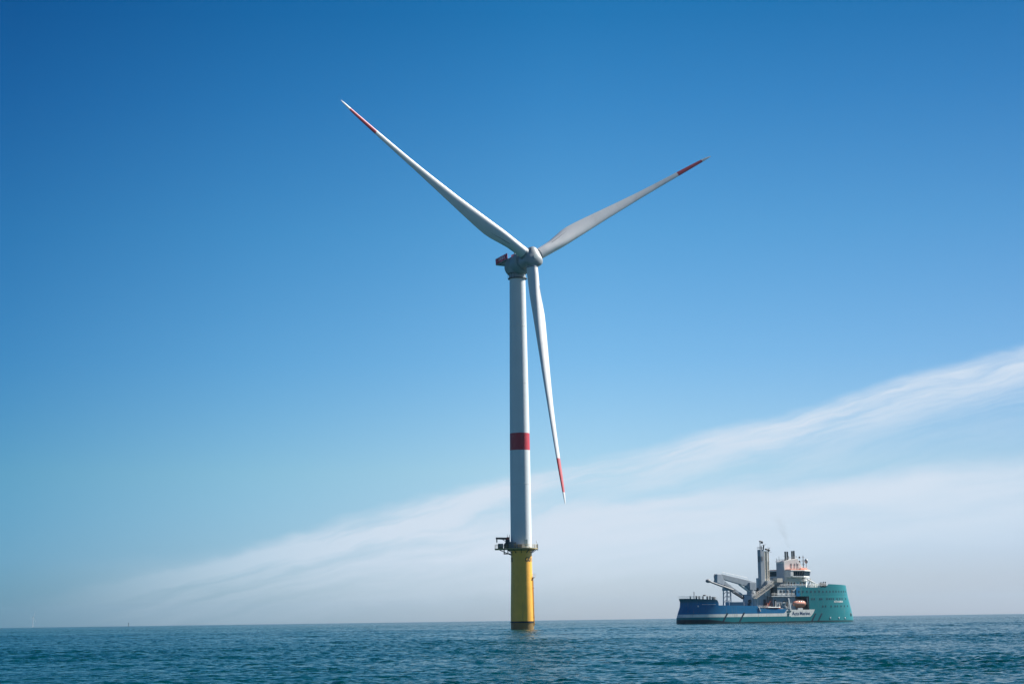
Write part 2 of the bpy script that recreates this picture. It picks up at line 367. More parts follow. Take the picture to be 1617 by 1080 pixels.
# tower
def trad(z):
    zs = [DECK, 45, 62, 80, 100, TOP]; rs = [3.62, 3.56, 3.46, 3.28, 3.02, 2.76]
    return float(np.interp(z, zs, rs))
BZ0, BZ1 = 61.2, 67.1
tw = MB()
for z0, z1 in ((DECK-.9, BZ0), (BZ1, TOP)):
    n = max(2, int((z1-z0)/4)); tw.lathe([(trad(z0+(z1-z0)*i/n), z0+(z1-z0)*i/n) for i in range(n+1)], 96, cap=False)
tower = tw.build('tower', M['tower'], turb, 30)
MB().lathe([(trad(BZ0)+.004, BZ0), (trad(BZ1)+.004, BZ1)], 96, cap=False).build('red_band', M['red'], tower, 30)
for z in (DECK+.35, 49.5, 84.5, 104.5): MB().lathe([(trad(z)-.05, z-.09), (trad(z)+.035, z-.07), (trad(z)+.035, z+.07), (trad(z)-.05, z+.09)], 96, cap=False).build('section_seam', M['lgrey'], tower, 30)
dr = MB(); A = Matrix.Rotation(R(-62), 4, 'Z'); dr.box(trad(29)-.1, trad(29)+.05, -.55, .55, DECK+.55, DECK+2.9, M=A); dr.build('door', M['nac'], tower, bevel=.04)
# platform
pl = MB().lathe([(3.66, DECK-.95), (4.6, DECK-.55), (5.75, DECK-.42), (5.75, DECK-.05), (3.64, DECK-.05)], 64, cap=False)
pl.box(-9.1, -3.2, -2.6, 2.2, DECK-.5, DECK-.06)
deckp = pl.build('platform', paint('platform_steel', (.42, .34, .16), .6, .2, 1.2), turb, 30)
rl = MB()
ring = [Vector((5.65*math.cos(a), 5.65*math.sin(a), DECK-.05)) for a in np.linspace(R(-150), R(150), 25)]
rail(rl, ring, 1.15, .045, 1.3); rail(rl, [(-4.9, -2.55, DECK-.05), (-9.0, -2.55, DECK-.05), (-9.0, 2.15, DECK-.05), (-4.9, 2.15, DECK-.05)], 1.2, .05, 1.1)
for i in range(9): rl.tube((-9, -2.55+i*.58, DECK), (-9, -2.3+i*.5, DECK+1.15), .03, n=4, cap=False)
rl.build('railing', paint('railing_yellow', (.60, .46, .18), .55, .1, 1), deckp)
br = MB()
for x in (-4.6, -5.9): br.box(x-.18, x+.18, -1.6, -1.2, DECK-1.9, DECK-.45)
br.box(-6.1, -3.4, -1.6, -1.25, DECK-2.1, DECK-1.75); br.beam((-3.5, -1.4, DECK-2.4), (-7.6, -1.4, DECK-.5), .25, .25)
br.build('laydown_frame', M['dark'], deckp)
for a in np.linspace(R(-150), R(150), 11): MB().beam((3.6*math.cos(a), 3.6*math.sin(a), DECK-1.7), (5.4*math.cos(a), 5.4*math.sin(a), DECK-.45), .16, .2).build('bracket', M['dark'], deckp)
cr = MB(); cr.tube((-4.6, -1.8, DECK), (-4.6, -1.8, DECK+2.9), .55, .42, n=14); cr.box(-5.4, -3.9, -2.3, -1.2, DECK+1.2, DECK+2.9)
cr.beam((-4.1, -1.8, DECK+3.2), (-8.7, -1.8, DECK+3.4), .5, .8, .4, .62); cr.tube((-8.35, -1.8, DECK+3.3), (-8.35, -1.8, DECK+2.0), .2, n=8); cr.tube((-8.35, -1.8, DECK+2.1), (-8.35, -1.8, DECK+.9), .03, n=5)
cr.beam((-5.2, -1.8, DECK+2.2), (-6.6, -1.8, DECK+3.1), .2, .2); cr.tube((-4.0, -1.8, DECK+3), (-3.95, -1.8, DECK+4.6), .07, n=6); cr.tube((-4.7, -1.8, DECK+3), (-4.7, -1.8, DECK+4.7), .06, n=6)
crane = cr.build('davit_crane', M['dark'], turb)
MB().box(-5.0, -4.05, -2.2, -1.4, DECK+2.95, DECK+3.75).build('crane_winch', M['deckred'], crane, bevel=.05)
MB().box(-4.3, -3.3, -3.9, -3.0, DECK, DECK+2.1).build('equipment_box', M['dgrey'], deckp, bevel=.05); MB().box(-5.6, -4.8, -2.45, -1.9, DECK, DECK+1.9).build('equipment_box', M['dark'], deckp, bevel=.05); MB().box(-8.0, -6.2, -1.2, .8, DECK, DECK+1.6).build('equipment_box', M['dgrey'], deckp, bevel=.05); MB().box(-5.9, -5.5, 0, 1.4, DECK, DECK+1.7).build('equipment_box', M['dgrey'], deckp, bevel=.05); MB().tube((-7.6, -2.0, DECK+.6), (-6.2, -2.0, DECK+.6), .42, n=12).build('tank', M['galv'], deckp, 40)
MB().box(-3.4, -1.7, -4.9, -4.2, DECK, DECK+1.9).build('electrical_cabinet', M['dgrey'], deckp, bevel=.05); MB().box(-1.5, .2, -5.2, -4.5, DECK, DECK+1.1).build('electrical_cabinet', M['dgrey'], deckp, bevel=.05)
MB().box(5.55, 5.75, -1.3, .9, DECK-.9, DECK+1.35).build('sign_panel', M['galv'], deckp, bevel=.02)
lg = MB(); lg.tube((5.3, -1.2, DECK), (5.3, -1.2, DECK+1.9), .07, n=6); lg.ell((5.3, -1.2, DECK+2.05), (.2, .2, .25)); lg.build('navigation_lamp', M['white'], deckp)

# yaw section, nacelle
top = Vector((0, 0, TOP)); nv_ = Vector((math.sin(PSI)*math.cos(TILT), -math.cos(PSI)*math.cos(TILT), math.sin(TILT)))
rv = Vector((math.cos(PSI), math.sin(PSI), 0)); uv = rv.cross(nv_); uv = uv if uv.z > 0 else -uv
hubc = Vector((0, 0, TOP+4.5)) + nv_*OVER
yw = MB().lathe([(2.78, TOP), (2.9, TOP+.1), (2.9, TOP+.9), (2.78, TOP+.95), (2.78, TOP+1.4), (3.0, TOP+1.45), (3.1, TOP+1.7)], 64)
yaw = yw.build('yaw_section', M['hub'], turb, 30)
yp = MB().lathe([(2.8, TOP-.35), (3.4, TOP-.28), (3.4, TOP-.1), (2.8, TOP-.1)], 48, cap=False)
ringp = [Vector((3.35*math.cos(a), 3.35*math.sin(a), TOP-.1)) for a in np.linspace(R(150), R(250), 6)]
rail(yp, ringp, 1.7, .07, 1.2, mid=False); yp.build('service_gallery', M['dark'], yaw)
# frame with Z along the rotor axis (nv_), X along rv, Y along uv, origin at hub centre
FR = Matrix((rv, uv, nv_)).transposed().to_4x4(); FR.translation = hubc
nc = MB().lathe([(2.4, -13.2), (3.1, -12.9), (3.45, -12.0), (3.62, -11.6), (3.62, -7.6), (3.75, -7.4), (3.75, -7.0)], 64, FR)
nac = nc.build('nacelle', M['nac'], turb, 35)
for z in (-11.2, -10.2, -9.2): MB().lathe([(3.6, z-.14), (3.72, z-.1), (3.72, z+.1), (3.6, z+.14)], 72, FR, cap=False).build('housing_rib', M['nac'], nac, 35)
MB().lathe([(3.5, -7.05), (3.86, -6.9), (3.98, -6.6), (3.98, -4.4), (3.8, -4.0), (2.6, -3.5)], 72, FR).build('generator', M['nac'], nac, 35)
sk = MB().lathe([(3.2, TOP+1.6), (3.4, TOP+2.0), (3.55, TOP+4.6)], 48); sk.build('nacelle_skirt', M['nac'], nac, 30)
def fp(x, y, z): return FR @ Vector((x, y, z))
Z0, Z1, YB, YT = -18.5, -10.6, 2.75, 4.75
hp = MB(); hp.box(-3.0, 3.0, YB-.3, YB, Z0, Z1, M=FR); hp.box(-2.4, 2.4, YB-.95, YB-.3, Z0+2.5, Z1, M=FR)
heli = hp.build('hoist_platform', M['galv'], nac)
mt = bpy.data.materials.new('red_mesh_panel'); mt.use_nodes = True; g = NT(mt.node_tree); b = g.n['Principled BSDF']
o_ = g.new('ShaderNodeTexCoord').outputs['Object']
g.l.new(g.mix(g.smooth(g.noise(o_, 1.1, 2).outputs[0], .46, .54), (.45, .015, .05), (.90, .13, .24)), b.inputs['Base Color']); b.inputs['Roughness'].default_value = .6
for q_ in ((-3.0, -2.9, Z0, Z1), (2.9, 3.0, Z0, Z1), (-2.9, 2.9, Z0, Z0+.1)):
    hr = MB(); hr.box(q_[0], q_[1], YB, YT-.1, q_[2], q_[3], M=FR); hr.build('safety_panel', mt, heli)
fr = MB()
for z in np.linspace(Z0, Z1, 6):
    for x in (-3.03, 3.03): fr.tube(fp(x, YB-.1, z), fp(x, YT, z), .04, n=5)
for x in (-3.03, 3.03):
    for y in (YB, YT): fr.tube(fp(x, y, Z0), fp(x, y, Z1), .06, n=5)
for y in (YB, YT): fr.tube(fp(-3.03, y, Z0), fp(3.03, y, Z0), .08, n=5)
fr.build('panel_frame', M['dark'], heli)
for k, z in enumerate((-16.2, -15.2, -14.2, -13.6, -12.4)):
    mk = MB(); mk.box(-3.05, -3.01, YB+.75, YB+(1.7 if k % 2 else 1.45), z-.22, z+.22, M=FR); mk.build('panel_marking', M['wlet'], heli)
cl_ = MB(); cl_.box(-1.2, 1.2, 3.3, 4.3, -11, -8.0, M=FR); cl_.build('roof_hatch', M['hub'], nac, bevel=.15)
an = MB(); an.tube(fp(.9, 3.9, -10), fp(.9, 5.9, -10), .05, n=5); an.build('weather_mast', M['dark'], nac)
ob = MB(); ob.box(-2.6, -1.9, 2.9, 4.1, -6.9, -6.2, M=FR); ob.build('highlight_box', M['wlet'], nac, bevel=.1)  # white box added to stand for a bright highlight on the nacelle

# hub: smooth three-lobed casting grown from a lathe, with root collars
AZ0 = math.pi + .0013          # azimuth (clockwise from up seen from the front) of the hanging blade
azs = [AZ0 + i*2*math.pi/3 for i in range(3)]
def lobed(prof, n=96, lobe=.55):
    vs = []; fs = []
    for z, r, l in prof:
        for i in range(n):
            t = 2*math.pi*i/n          # t measured clockwise from up
            c = max(0, math.cos(1.5*(((t-AZ0) % (2*math.pi/3))-math.pi/3)))
            q = r+l*c**2.2; vs.append(FR @ Vector((q*math.sin(t), q*math.cos(t), z)))
    k = len(prof)
    fs = [(j*n+i, j*n+(i+1) % n, (j+1)*n+(i+1) % n, (j+1)*n+i) for j in range(k-1) for i in range(n)] + [tuple(range(n)), tuple(range(k*n-1, (k-1)*n-1, -1))]
    return vs, fs
hb = MB(); hb.add(*lobed([(-3.9, 2.7, 0), (-3.7, 3.05, .2), (-2.6, 3.0, .6), (-1.2, 2.95, .95), (.6, 2.9, 1.1), (1.8, 2.8, 1.05), (2.15, 2.65, .95), (2.35, 2.3, .75), (2.6, 1.6, .45), (2.75, .9, .15), (2.8, .2, 0)]))
hub = hb.build('hub', M['hub'], turb, 50)
for a in azs:
    d = rv*math.sin(a)+uv*math.cos(a)
    col = MB().tube(hubc+d*1.6, hubc+d*3.55, 2.2, 2.12, n=48); col.tube(hubc+d*3.5, hubc+d*3.62, 2.06, n=48)
    rc_ = col.build('root_collar', M['hub'], hub, 40)
    MB().tube(hubc+d*3.34, hubc+d*3.5, 2.2, n=48).build('bolt_ring', M['dgrey'], hub, 40)

MB().lathe([(.2, 2.78), (.75, 2.78), (.8, 2.86), (.2, 2.9)], 32, FR).build('nose_hatch', M['nac'], hub, 30)
# blades
SEC = [  # r/L, chord, thickness ratio, twist deg, axis position (fraction of chord from LE)
 (.036, 3.95, 1.0, 15, .5), (.07, 3.95, 1.0, 15, .5), (.11, 4.15, .88, 15, .48), (.15, 4.75, .68, 14.5, .43), (.19, 5.3, .52, 14, .37), (.225, 5.45, .42, 13, .34),
 (.27, 5.2, .36, 11.5, .33), (.33, 4.65, .31, 10, .32), (.40, 4.0, .28, 8, .31), (.50, 3.2, .25, 6, .31), (.60, 2.45, .23, 4.5, .30), (.70, 1.98, .21, 3.2, .30),
 (.80, 1.62, .20, 2.2, .30), (.815, 1.57, .2, 2.1, .3), (.88, 1.35, .19, 1.5, .3), (.95, 1.0, .18, 1., .3), (.975, .74, .18, .8, .32), (.99, .45, .18, .6, .38), (.9985, .14, .2, .5, .5)]
def airfoil(n=20):
    pts = []
    for k in range(2*n):
        t = math.pi*k/n; x = .5*(1+math.cos(t)); s = 1 if k < n else -1
        yt = 5*(.2969*math.sqrt(x)-.126*x-.3516*x**2+.2843*x**3-.1036*x**4); pts.append((x, s*yt, t))
    return pts
AF = airfoil()
def blade_section(rr):
    cols = list(zip(*SEC)); return [float(np.interp(rr, cols[0], c)) for c in cols[1:]]
def blade_mesh(r0, r1, n, cap0=False, cap1=False, off=0):
    vs = []; mlen = len(AF); rs = np.linspace(r0, r1, n)
    if r0 < .05: rs = np.unique(np.concatenate([np.linspace(r0, .3, 30), np.linspace(.3, r1, n)]))
    if r1 > .96: rs = np.unique(np.concatenate([np.linspace(r0, .975, 6), np.linspace(.975, r1, 10)]))
    for rr in rs:
        c, th, tw_, ax = blade_section(rr); beta = R(tw_-1.0); w = min(1, max(0, (1-th)/.6))
        r = rr*BL; pre = PRE*(.42*rr+.58*rr**2.0)
        for x, y, t in AF:
            cx, cy = .5+.5*math.cos(t), .5*math.sin(t)
            px = (cx*(1-w)+x*w-ax)*c; py = (cy*(1-w)*1.0 + y*w)*c*(th if w > 0 else 1)
            if w > 0 and w < 1: py = (cy*(1-w)*th + y*w*th)*c
            camb = .03*w*c*math.sin(math.pi*min(1, max(0, x))); py += camb*(-1)
            # local: X tangential (direction of motion), Y upwind axis, Z radial.  LE towards +X
            tx = -px; ux = -py
            X = tx*math.cos(beta)-ux*math.sin(beta); Y = tx*math.sin(beta)+ux*math.cos(beta)
            vs.append((X, Y+pre, r))
    k = len(rs)
    fs = [(j*mlen+i, j*mlen+(i+1) % mlen, (j+1)*mlen+(i+1) % mlen, (j+1)*mlen+i) for j in range(k-1) for i in range(mlen)]
    if cap0: fs.append(tuple(range(mlen-1, -1, -1)))
    if cap1: fs.append(tuple(range((k-1)*mlen, k*mlen)))
    return vs, fs
def spoiler():
    mb = MB(); prev = None
    for rr in np.linspace(.115, .205, 14):
        c, th, tw_, ax = blade_section(rr); beta = R(tw_-1.0); r = rr*BL; pre = PRE*(.42*rr+.58*rr**2); w = min(1, max(0, (1-th)/.6))
        x = .72; yt = 5*(.2969*math.sqrt(x)-.126*x-.3516*x**2+.2843*x**3-.1036*x**4); t = math.acos(2*x-1); py = (.5*math.sin(t)*(1-w)*th+yt*w*th)*c
        px = (x-ax)*c; tx = -px; ux = py+.02
        p = Vector((tx*math.cos(beta)-ux*math.sin(beta), tx*math.sin(beta)+ux*math.cos(beta)+pre, r))
        if prev: mb.beam(prev, p, .16, .16)
        prev = p
    return mb
bm_ = [blade_mesh(.036, .815, 44, True), blade_mesh(.95, .9985, 8, False, True)]
root0 = None
for i, a in enumerate(azs):
    d = rv*math.sin(a)+uv*math.cos(a); tg = rv*math.cos(a)-uv*math.sin(a)
    BMX = Matrix((tg, nv_, d)).transposed().to_4x4(); BMX.translation = hubc
    if i == 0:
        mb = MB(); [mb.add(*q) for q in bm_]; o = mb.build('blade', M['blade'], turb, 60)
        rb = MB(); rb.add(*blade_mesh(.815, .95, 10)); c1 = rb.build('red_band', M['red'], o, 60)
        c2 = spoiler().build('root_spoiler', M['dgrey'], o); root0 = o
    else: o = copy_tree(root0, turb)
    o.matrix_local = BMX

# ------------------------------------------------------------------ service ship (local x forward, y port, z up)
SK = 1.16; SO = (74.1*SK, 820*SK, CAM_H*(1-SK))
ship = empty('service_ship', SO, R(35)); ship.scale = (SK, SK, SK)
tag(ship, 'blue and teal offshore service ship with a grey crane and tall grey tower', 'ship')
def ztop(s):
    return float(np.interp(s, [0, 12.4, 13.0, 13.05, 35.6, 36.4, 52, 52.5, 59.8, 59.85, 79.0, 81.2, 97, 104], [11.6, 10.9, 9.6, 8.5, 8.1, 7.0, 6.6, 6.3, 6.2, 16.3, 16.2, 17.8, 17.4, 17.2]))
def hbr(s, z):
    hb_ = 9.0
    if s < 24: hb_ *= (1-(1-s/24)**2.6)**(.36)
    db = 104-s
    if db < 30: hb_ *= max(0, (1-(1-db/30)**2.2))**(.62-.12*min(1, max(0, z/17)))
    return max(hb_, .02)
def hx(s, z):
    st = np.interp(z, [-1, 3, 5.5, 8, 10, 11.6], [-2.1, -1.9, -.9, .3, .5, -.2]) if z < 12 else 0
    bo = np.interp(z, [-1, 2, 6, 12, 18], [0, .2, 1.5, 3.9, 5.6])
    x = s
    if s < 20: x += st*(1-s/20)
    if s > 74: x -= bo*((s-74)/30)**1.5
    return x
ss = sorted(set([round(float(v), 3) for v in list(24*(np.linspace(0, 1, 16)**1.9)) + list(np.arange(26, 74, 3.)) + list(104-30*(np.linspace(0, 1, 20)**1.9)) + [12.4, 13.0, 13.05, 35.6, 36.4, 52, 52.5, 57.0, 67.7, 59.8, 59.85, 79., 81.2]]))
zl = [-1.2, 0, 1, 2, 3, 4, 5, 5.8, 6.2, 7, 8, 9, 10, 11, 12.2, 13.5, 15, 16, 17, 18]
hv = []; hf = []
for sgn in (-1, 1):
    b0 = len(hv)
    for s in ss:
        zt = ztop(s)
        for z in zl:
            zz = min(z, zt); hv.append((hx(s, zz), sgn*hbr(s, zz), zz))
    K = len(zl)
    for i in range(len(ss)-1):
        for j in range(K-1):
            zt = max(ztop(ss[i]), ztop(ss[i+1]))
            if zl[j] >= zt: continue
            if sgn < 0 and 57.0 <= ss[i] and ss[i+1] <= 67.71 and 6.2 <= zl[j] and zl[j+1] <= 12.21: continue
            q = [b0+i*K+j, b0+(i+1)*K+j, b0+(i+1)*K+j+1, b0+i*K+j+1]; hf.append(tuple(q if sgn < 0 else q[::-1]))
K = len(zl); N1 = len(ss)*K         # decks joining both sides, a metre below the bulwark top
for i in range(len(ss)-1):
    pts = []
    for s, sgn in ((ss[i], -1), (ss[i+1], -1), (ss[i+1], 1), (ss[i], 1)):
        zt = min(ztop(ss[i]), ztop(ss[i+1]))-.9; pts.append((hx(s, zt), sgn*(hbr(s, zt)-.02), zt))
    b0 = len(hv); hv += pts; hf.append((b0, b0+1, b0+2, b0+3))
HB = MB(); HB.add(hv, hf)
mt = bpy.data.materials.new('hull_paint'); mt.use_nodes = True; g = NT(mt.node_tree); b = g.n['Principled BSDF']
oc = g.new('ShaderNodeTexCoord').outputs['Object']; sx = g.new('ShaderNodeSeparateXYZ'); g.l.new(oc, sx.inputs[0]); hxs, _, hzs = sx.outputs
gt = lambda v, t, e=.06: g.smooth(v, t-e, t+e)
lt = lambda v, t, e=.06: g.math('SUBTRACT', 1, g.smooth(v, t-e, t+e))
mul = lambda *a: a[0] if len(a) == 1 else g.math('MULTIPLY', a[0], mul(*a[1:]))
TEAL = (.0, .185, .215); BLUE = (.0, .165, .37); CREAM = (.80, .81, .75)
slope_z = g.math('SUBTRACT', hzs, g.math('MULTIPLY', g.math('SUBTRACT', hxs, 37), .008))
c = g.mix(mul(gt(hzs, 4.5), lt(hxs, 62)), TEAL, BLUE)
c = g.mix(mul(gt(hzs, 9.9, .8), lt(hxs, 15)), c, (.008, .14, .20))  # stern top's darker greenish shading, put into the hull colour
c = g.mix(mul(gt(hzs, 3.3), lt(hzs, 4.65), lt(hxs, 58)), c, CREAM)
curve = g.math('SUBTRACT', hxs, g.math('MULTIPLY', g.math('POWER', g.math('MAXIMUM', g.math('SUBTRACT', hzs, 4.6), 0), .5), 1.8))
c = g.mix(mul(gt(curve, 51.2, .1), gt(hzs, 4.4), lt(hzs, 6.25), lt(hxs, 72)), c, CREAM)
rgt = g.math('SUBTRACT', hxs, g.math('MULTIPLY', g.math('POWER', g.math('MAXIMUM', g.math('SUBTRACT', hzs, 3.0), 0), .5), 1.9))
c = g.mix(mul(gt(hxs, 56, .2), lt(rgt, 67.6, .1), gt(hzs, 3.0), lt(hzs, 6.25)), c, CREAM)
c = g.mix(mul(gt(rgt, 67.65, .1), gt(hxs, 60), lt(hzs, 6.25)), c, TEAL)
for x0, za, zb in ((16.6, 1.0, 5.0), (26.3, 1.0, 5.2), (70.6, .6, 4.4), (74.6, .6, 4.4)):
    d = g.math('ABSOLUTE', g.math('SUBTRACT', g.math('SUBTRACT', hxs, x0), g.math('MULTIPLY', g.math('SUBTRACT', hzs, 3.2), .72)))
    c = g.mix(mul(lt(d, .55, .08), gt(hzs, za), lt(hzs, zb)), c, (.006, .03, .06))
c = g.mix(mul(gt(hzs, 11.95, .03), lt(hzs, 12.1, .03), gt(hxs, 50)), c, (.02, .3, .34))
grime = g.noise(oc, .35, 6, .65).outputs[0]
mp = g.new('ShaderNodeMapping'); g.l.new(oc, mp.inputs[0]); mp.inputs['Scale'].default_value = (1, 1, .1)
str_ = g.noise(mp.outputs[0], 1.1, 5, .6).outputs[0]
c = g.mix(g.math('MULTIPLY', g.smooth(grime, .35, .75), .25), c, (.02, .12, .15))
c = g.mix(g.math('MULTIPLY', g.smooth(str_, .54, .75), .42), c, (.16, .17, .15))
boot_shade = g.math('SUBTRACT', g.math('ADD', hzs, g.math('MULTIPLY', grime, .6)), g.math('MULTIPLY', lt(hxs, 14, 8), 1.2))
c = g.mix(g.math('MULTIPLY', lt(boot_shade, 1.4, .25), .92), c, (.006, .02, .03))  # dark boot paint; its rise aft paints in the stern overhang's shade
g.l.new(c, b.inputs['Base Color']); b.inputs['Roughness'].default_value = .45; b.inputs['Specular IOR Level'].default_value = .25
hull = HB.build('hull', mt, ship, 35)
# lettering and logo on the flat starboard side
YS = -9.03
text_mesh('side_lettering', 'Acta', 2.3, M['navy'], hull, lambda x, y, z: Vector((59.0+x, YS-z, 4.5+y)), bold=.015, extrude=.01)
text_mesh('side_lettering', 'Marine.', 2.3, M['navy'], hull, lambda x, y, z: Vector((65.0+x, YS-z, 4.5+y)), bold=.015, extrude=.01)
lgm = MB()
for poly in ([(53.6, 5.75), (54.9, 5.75), (54.9, 4.9), (54.3, 4.75), (53.6, 4.9)], [(55.1, 5.75), (56.6, 5.75), (55.9, 5.05), (55.1, 4.8)], [(53.7, 3.3), (54.8, 3.3), (55.3, 4.6), (54.5, 4.7), (53.8, 4.5)]):
    lgm.prism(poly, YS-.01, YS+.03)
lgm.build('side_logo', M['logo'], hull)
def onhull(x, y, z, s0, z0, off=.03):
    s = s0+x; zz = z0+y; return Vector((hx(s, zz), -(hbr(s, zz)+off+z), zz))
text_mesh('name_lettering', 'ACTA AURIGA', 1.1, M['wlet'], hull, lambda x, y, z: onhull(x, y, z, 88.6, 9.7, .06), bold=.035, extrude=.01, spacing=1.1)
st = MB()
for s0, s1 in ((4.8, 11.5),):
    for k in range(12):
        a, b_ = s0+(s1-s0)*k/12, s0+(s1-s0)*(k+1)/12; st.beam(onhull(0, 0, 0, a, 8.9), onhull(0, 0, 0, b_, 8.9), .12, .18)
st.build('lettering_strip', M['lgrey'], hull)  # pale strip standing for lettering too small to read
for s, z in ((81, 2.3), (87.3, 2.2), (92.4, 2.1), (3.2, 8.2)): MB().ell(onhull(0, 0, 0, s, z), (.35, .25, .45), 8, 6).build('draught_marking', M['wlet'], hull)
ah = MB(); p = onhull(0, 0, 0, 98.8, 3.6, -.12); ah.ell(p, (.75, .35, .95), 12, 8); ah.build('anchor_pocket', M['black'], hull)
wproto = None
def window_at(s, z, w=.75, h=.85):
    global wproto
    p = onhull(0, 0, 0, s, z, .02); p2 = onhull(0, 0, 0, s+.5, z, .02); t = (p2-p); ang_ = math.atan2(t.y, t.x)
    if wproto is None:
        wproto = MB().box(-w/2, w/2, -.03, .02, -h/2, h/2).build('window', M['hole'], hull); o = wproto
    else: o = wproto.copy(); COL.objects.link(o); o.parent = hull
    o.location = p; o.rotation_euler = (0, 0, ang_)
for s in np.linspace(61.5, 97.5, 15): window_at(float(s), 14.35)
for s in (69.5, 71.0, 74.6, 75.8, 79.5, 81.2, 82.6, 84.3, 87.5, 90, 92.2, 96.5): window_at(s, 10.95)
for s in (76.3, 78.2, 82.2, 85.2, 87.0, 90.2, 93.5, 97.0): window_at(s, 7.6)
# lifeboat bay
by = MB(); by.box(56.6, 67.9, -4.3, -4.0, 5.3, 12.4); by.box(67.72, 67.9, -8.9, -4.2, 5.3, 12.2); by.box(56.6, 67.9, -8.95, -4.0, 12.21, 12.35); by.box(56.4, 67.9, -8.9, -4., 5.5, 5.7)
by.build('boat_bay', M['dgrey'], ship)

sup = MB(); sup.box(45.8, 59.8, -8.3, 8.3, 5.9, 12.1); sup.box(45.8, 67.0, -3.9, 8.3, 6.1, 12.05)
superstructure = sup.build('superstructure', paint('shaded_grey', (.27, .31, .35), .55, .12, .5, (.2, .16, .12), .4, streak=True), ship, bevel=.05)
u2 = MB(); u2.box(48.6, 59.84, -8.6, 8.6, 12.45, 16.3); u2.box(44.6, 59.9, -8.9, 8.9, 12.1, 12.45); u2.box(48.2, 60.2, -8.9, 8.9, 16.3, 16.55)
u2.build('upper_deckhouse', M['grey'], superstructure, bevel=.04)
u3 = MB(); u3.plan([(56.5, -6.5), (68.5, -6.5), (72, -3.5), (72, 3.5), (68.5, 6.5), (56.5, 6.5)], 16.4, 20.9); u3.box(53.5, 71, -7.6, 7.6, 19.1, 19.3)
u3.box(51, 56, 1, 8, 16.5, 20.9); u3.build('accommodation_block', M['lgrey'], superstructure, bevel=.04)
wn = []
wp = MB().box(-.45, .45, -.04, .03, -.75, .75).build('window', M['glass'], superstructure); wp.location = (57.6, -6.53, 17.9)
for x, z in ((59.4, 17.9), (61.2, 17.9), (65.2, 17.9), (67.4, 17.9)):
    o = wp.copy(); COL.objects.link(o); o.parent = superstructure; o.location = (x, -6.53, z)
o = MB().box(-.6, .6, -.04, .03, -.9, .9).build('door', M['bluegrey'], superstructure); o.location = (63.2, -6.54, 17.7)
# dark block standing in for the overhang's shadow, plus a dark side opening
dk = MB(); dk.box(46.4, 48.55, -8.35, 8, 12.5, 16.2); dk.box(46.6, 48.0, -8.33, -8.2, 7.5, 10.5); dk.build('opening_and_shade', M['dark'], superstructure)
rr_ = MB(); rail(rr_, [(49.6, -8.8, 16.55), (72, -8.8, 16.6)], 1.1, .04, 1.5); rail(rr_, [(53.6, -7.5, 19.3), (70.5, -7.5, 19.3)], 1.1, .04, 1.5); rail(rr_, [(44.8, -8.8, 12.45), (59, -8.8, 12.45)], 1.1, .04, 1.5)
rr_.build('railing', M['lgrey'], superstructure)
# bridge with slanting windows all round
bp = [(56.7, -9.0), (65.0, -9.0), (72.6, -4.8), (72.6, 4.8), (65.0, 9.0), (56.7, 9.0)]
br_ = MB(); br_.plan(bp, 20.9, 21.5, .0, (60, 0)); bridge = br_.build('bridge', M['lgrey'], ship, bevel=.05)
brw = MB(); brw.plan([(x*.995+.3, y*.985) for x, y in bp], 21.5, 23.7, .035, (60, 0)); wb = brw.build('window_band', M['glass'], bridge)
for (x0, y0), (x1, y1) in zip(bp, bp[1:]):
    n = 6 if y0 == y1 else 4
    for k in range(n+1):
        x, y = x0+(x1-x0)*k/n, y0+(y1-y0)*k/n; MB().beam((x, y, 21.5), (60+(x-60)*1.04, y*1.04, 23.7), .12, .12).build('window_frame', M['dgrey'], bridge)
for y0, y1 in ((-9.3, -.4),): MB().box(56.3, 56.68, y0, y1, 20.9, 23.68).build('aft_wall', M['lgrey'], bridge, bevel=.04)
MB().box(56.4, 58.2, -9.35, -9.02, 21.4, 23.69).build('wing_wall', M['lgrey'], bridge, bevel=.03)
rf = MB(); rf.plan([(60+(x-60)*1.05, y*1.05) for x, y in bp], 23.7, 24.15, .0, (60, 0)); rf.build('bridge_roof', M['white'], bridge, bevel=.06)
rf = MB(); rf.plan([(60+(x-60)*1.0, y*1.0) for x, y in bp], 24.16, 24.5); rf.plan([(65.5, -7), (71.6, -4.4), (71.6, 4.4), (65.5, 7)], 24.5, 25.1); rf.build('top_deck', M['orange'], bridge)
rl = MB(); rail(rl, [(57, -8.7, 24.5), (64.6, -8.7, 24.5), (72, -4.6, 24.5), (72, 4.4, 24.5)], 1.2, .04, 1.4); rl.build('railing', M['lgrey'], bridge)
# funnel casing
fc = MB(); fc.prism([(56.0, 16.6), (56.0, 28.0), (57.6, 28.6), (64.6, 29.6), (65.4, 28.4), (68.2, 24.4), (68.2, 16.6)], -5.6, -.4)
funnel = fc.build('funnel_casing', M['lgrey'], ship, bevel=.08)
fa = MB(); fa.box(55.9, 56.1, -5.3, -.7, 16.7, 27.2); fa.build('aft_panel', M['bluegrey'], funnel)
fb = MB(); rail(fb, [(56.6, -5.4, 28.1), (57.8, -5.4, 28.7), (64.4, -5.4, 29.5)], 1.1, .05, 1.5); rail(fb, [(56.6, -5.4, 28.1), (56.6, -.8, 28.0)], 1.1, .05, 1.5); fb.tube((57.0, -1.4, 28), (57.0, -1.4, 30.6), .08); fb.tube((57.8, -4.4, 28.6), (57.8, -4.4, 31.6), .1); fb.tube((57.0, -4.4, 30.6), (58.6, -4.4, 30.6), .07)
for x in (60.2, 62.3, 64.2): fb.box(x, x+.7, -5.72, -5.5, 25.0, 27.2)
fb.build('casing_fitting', M['dgrey'], funnel)
ex = MB().tube((0, 0, 28.6), (0, 0, 33.0), .42, n=14); ex.tube((0, 0, 29.6), (0, 0, 29.8), .5, n=14)
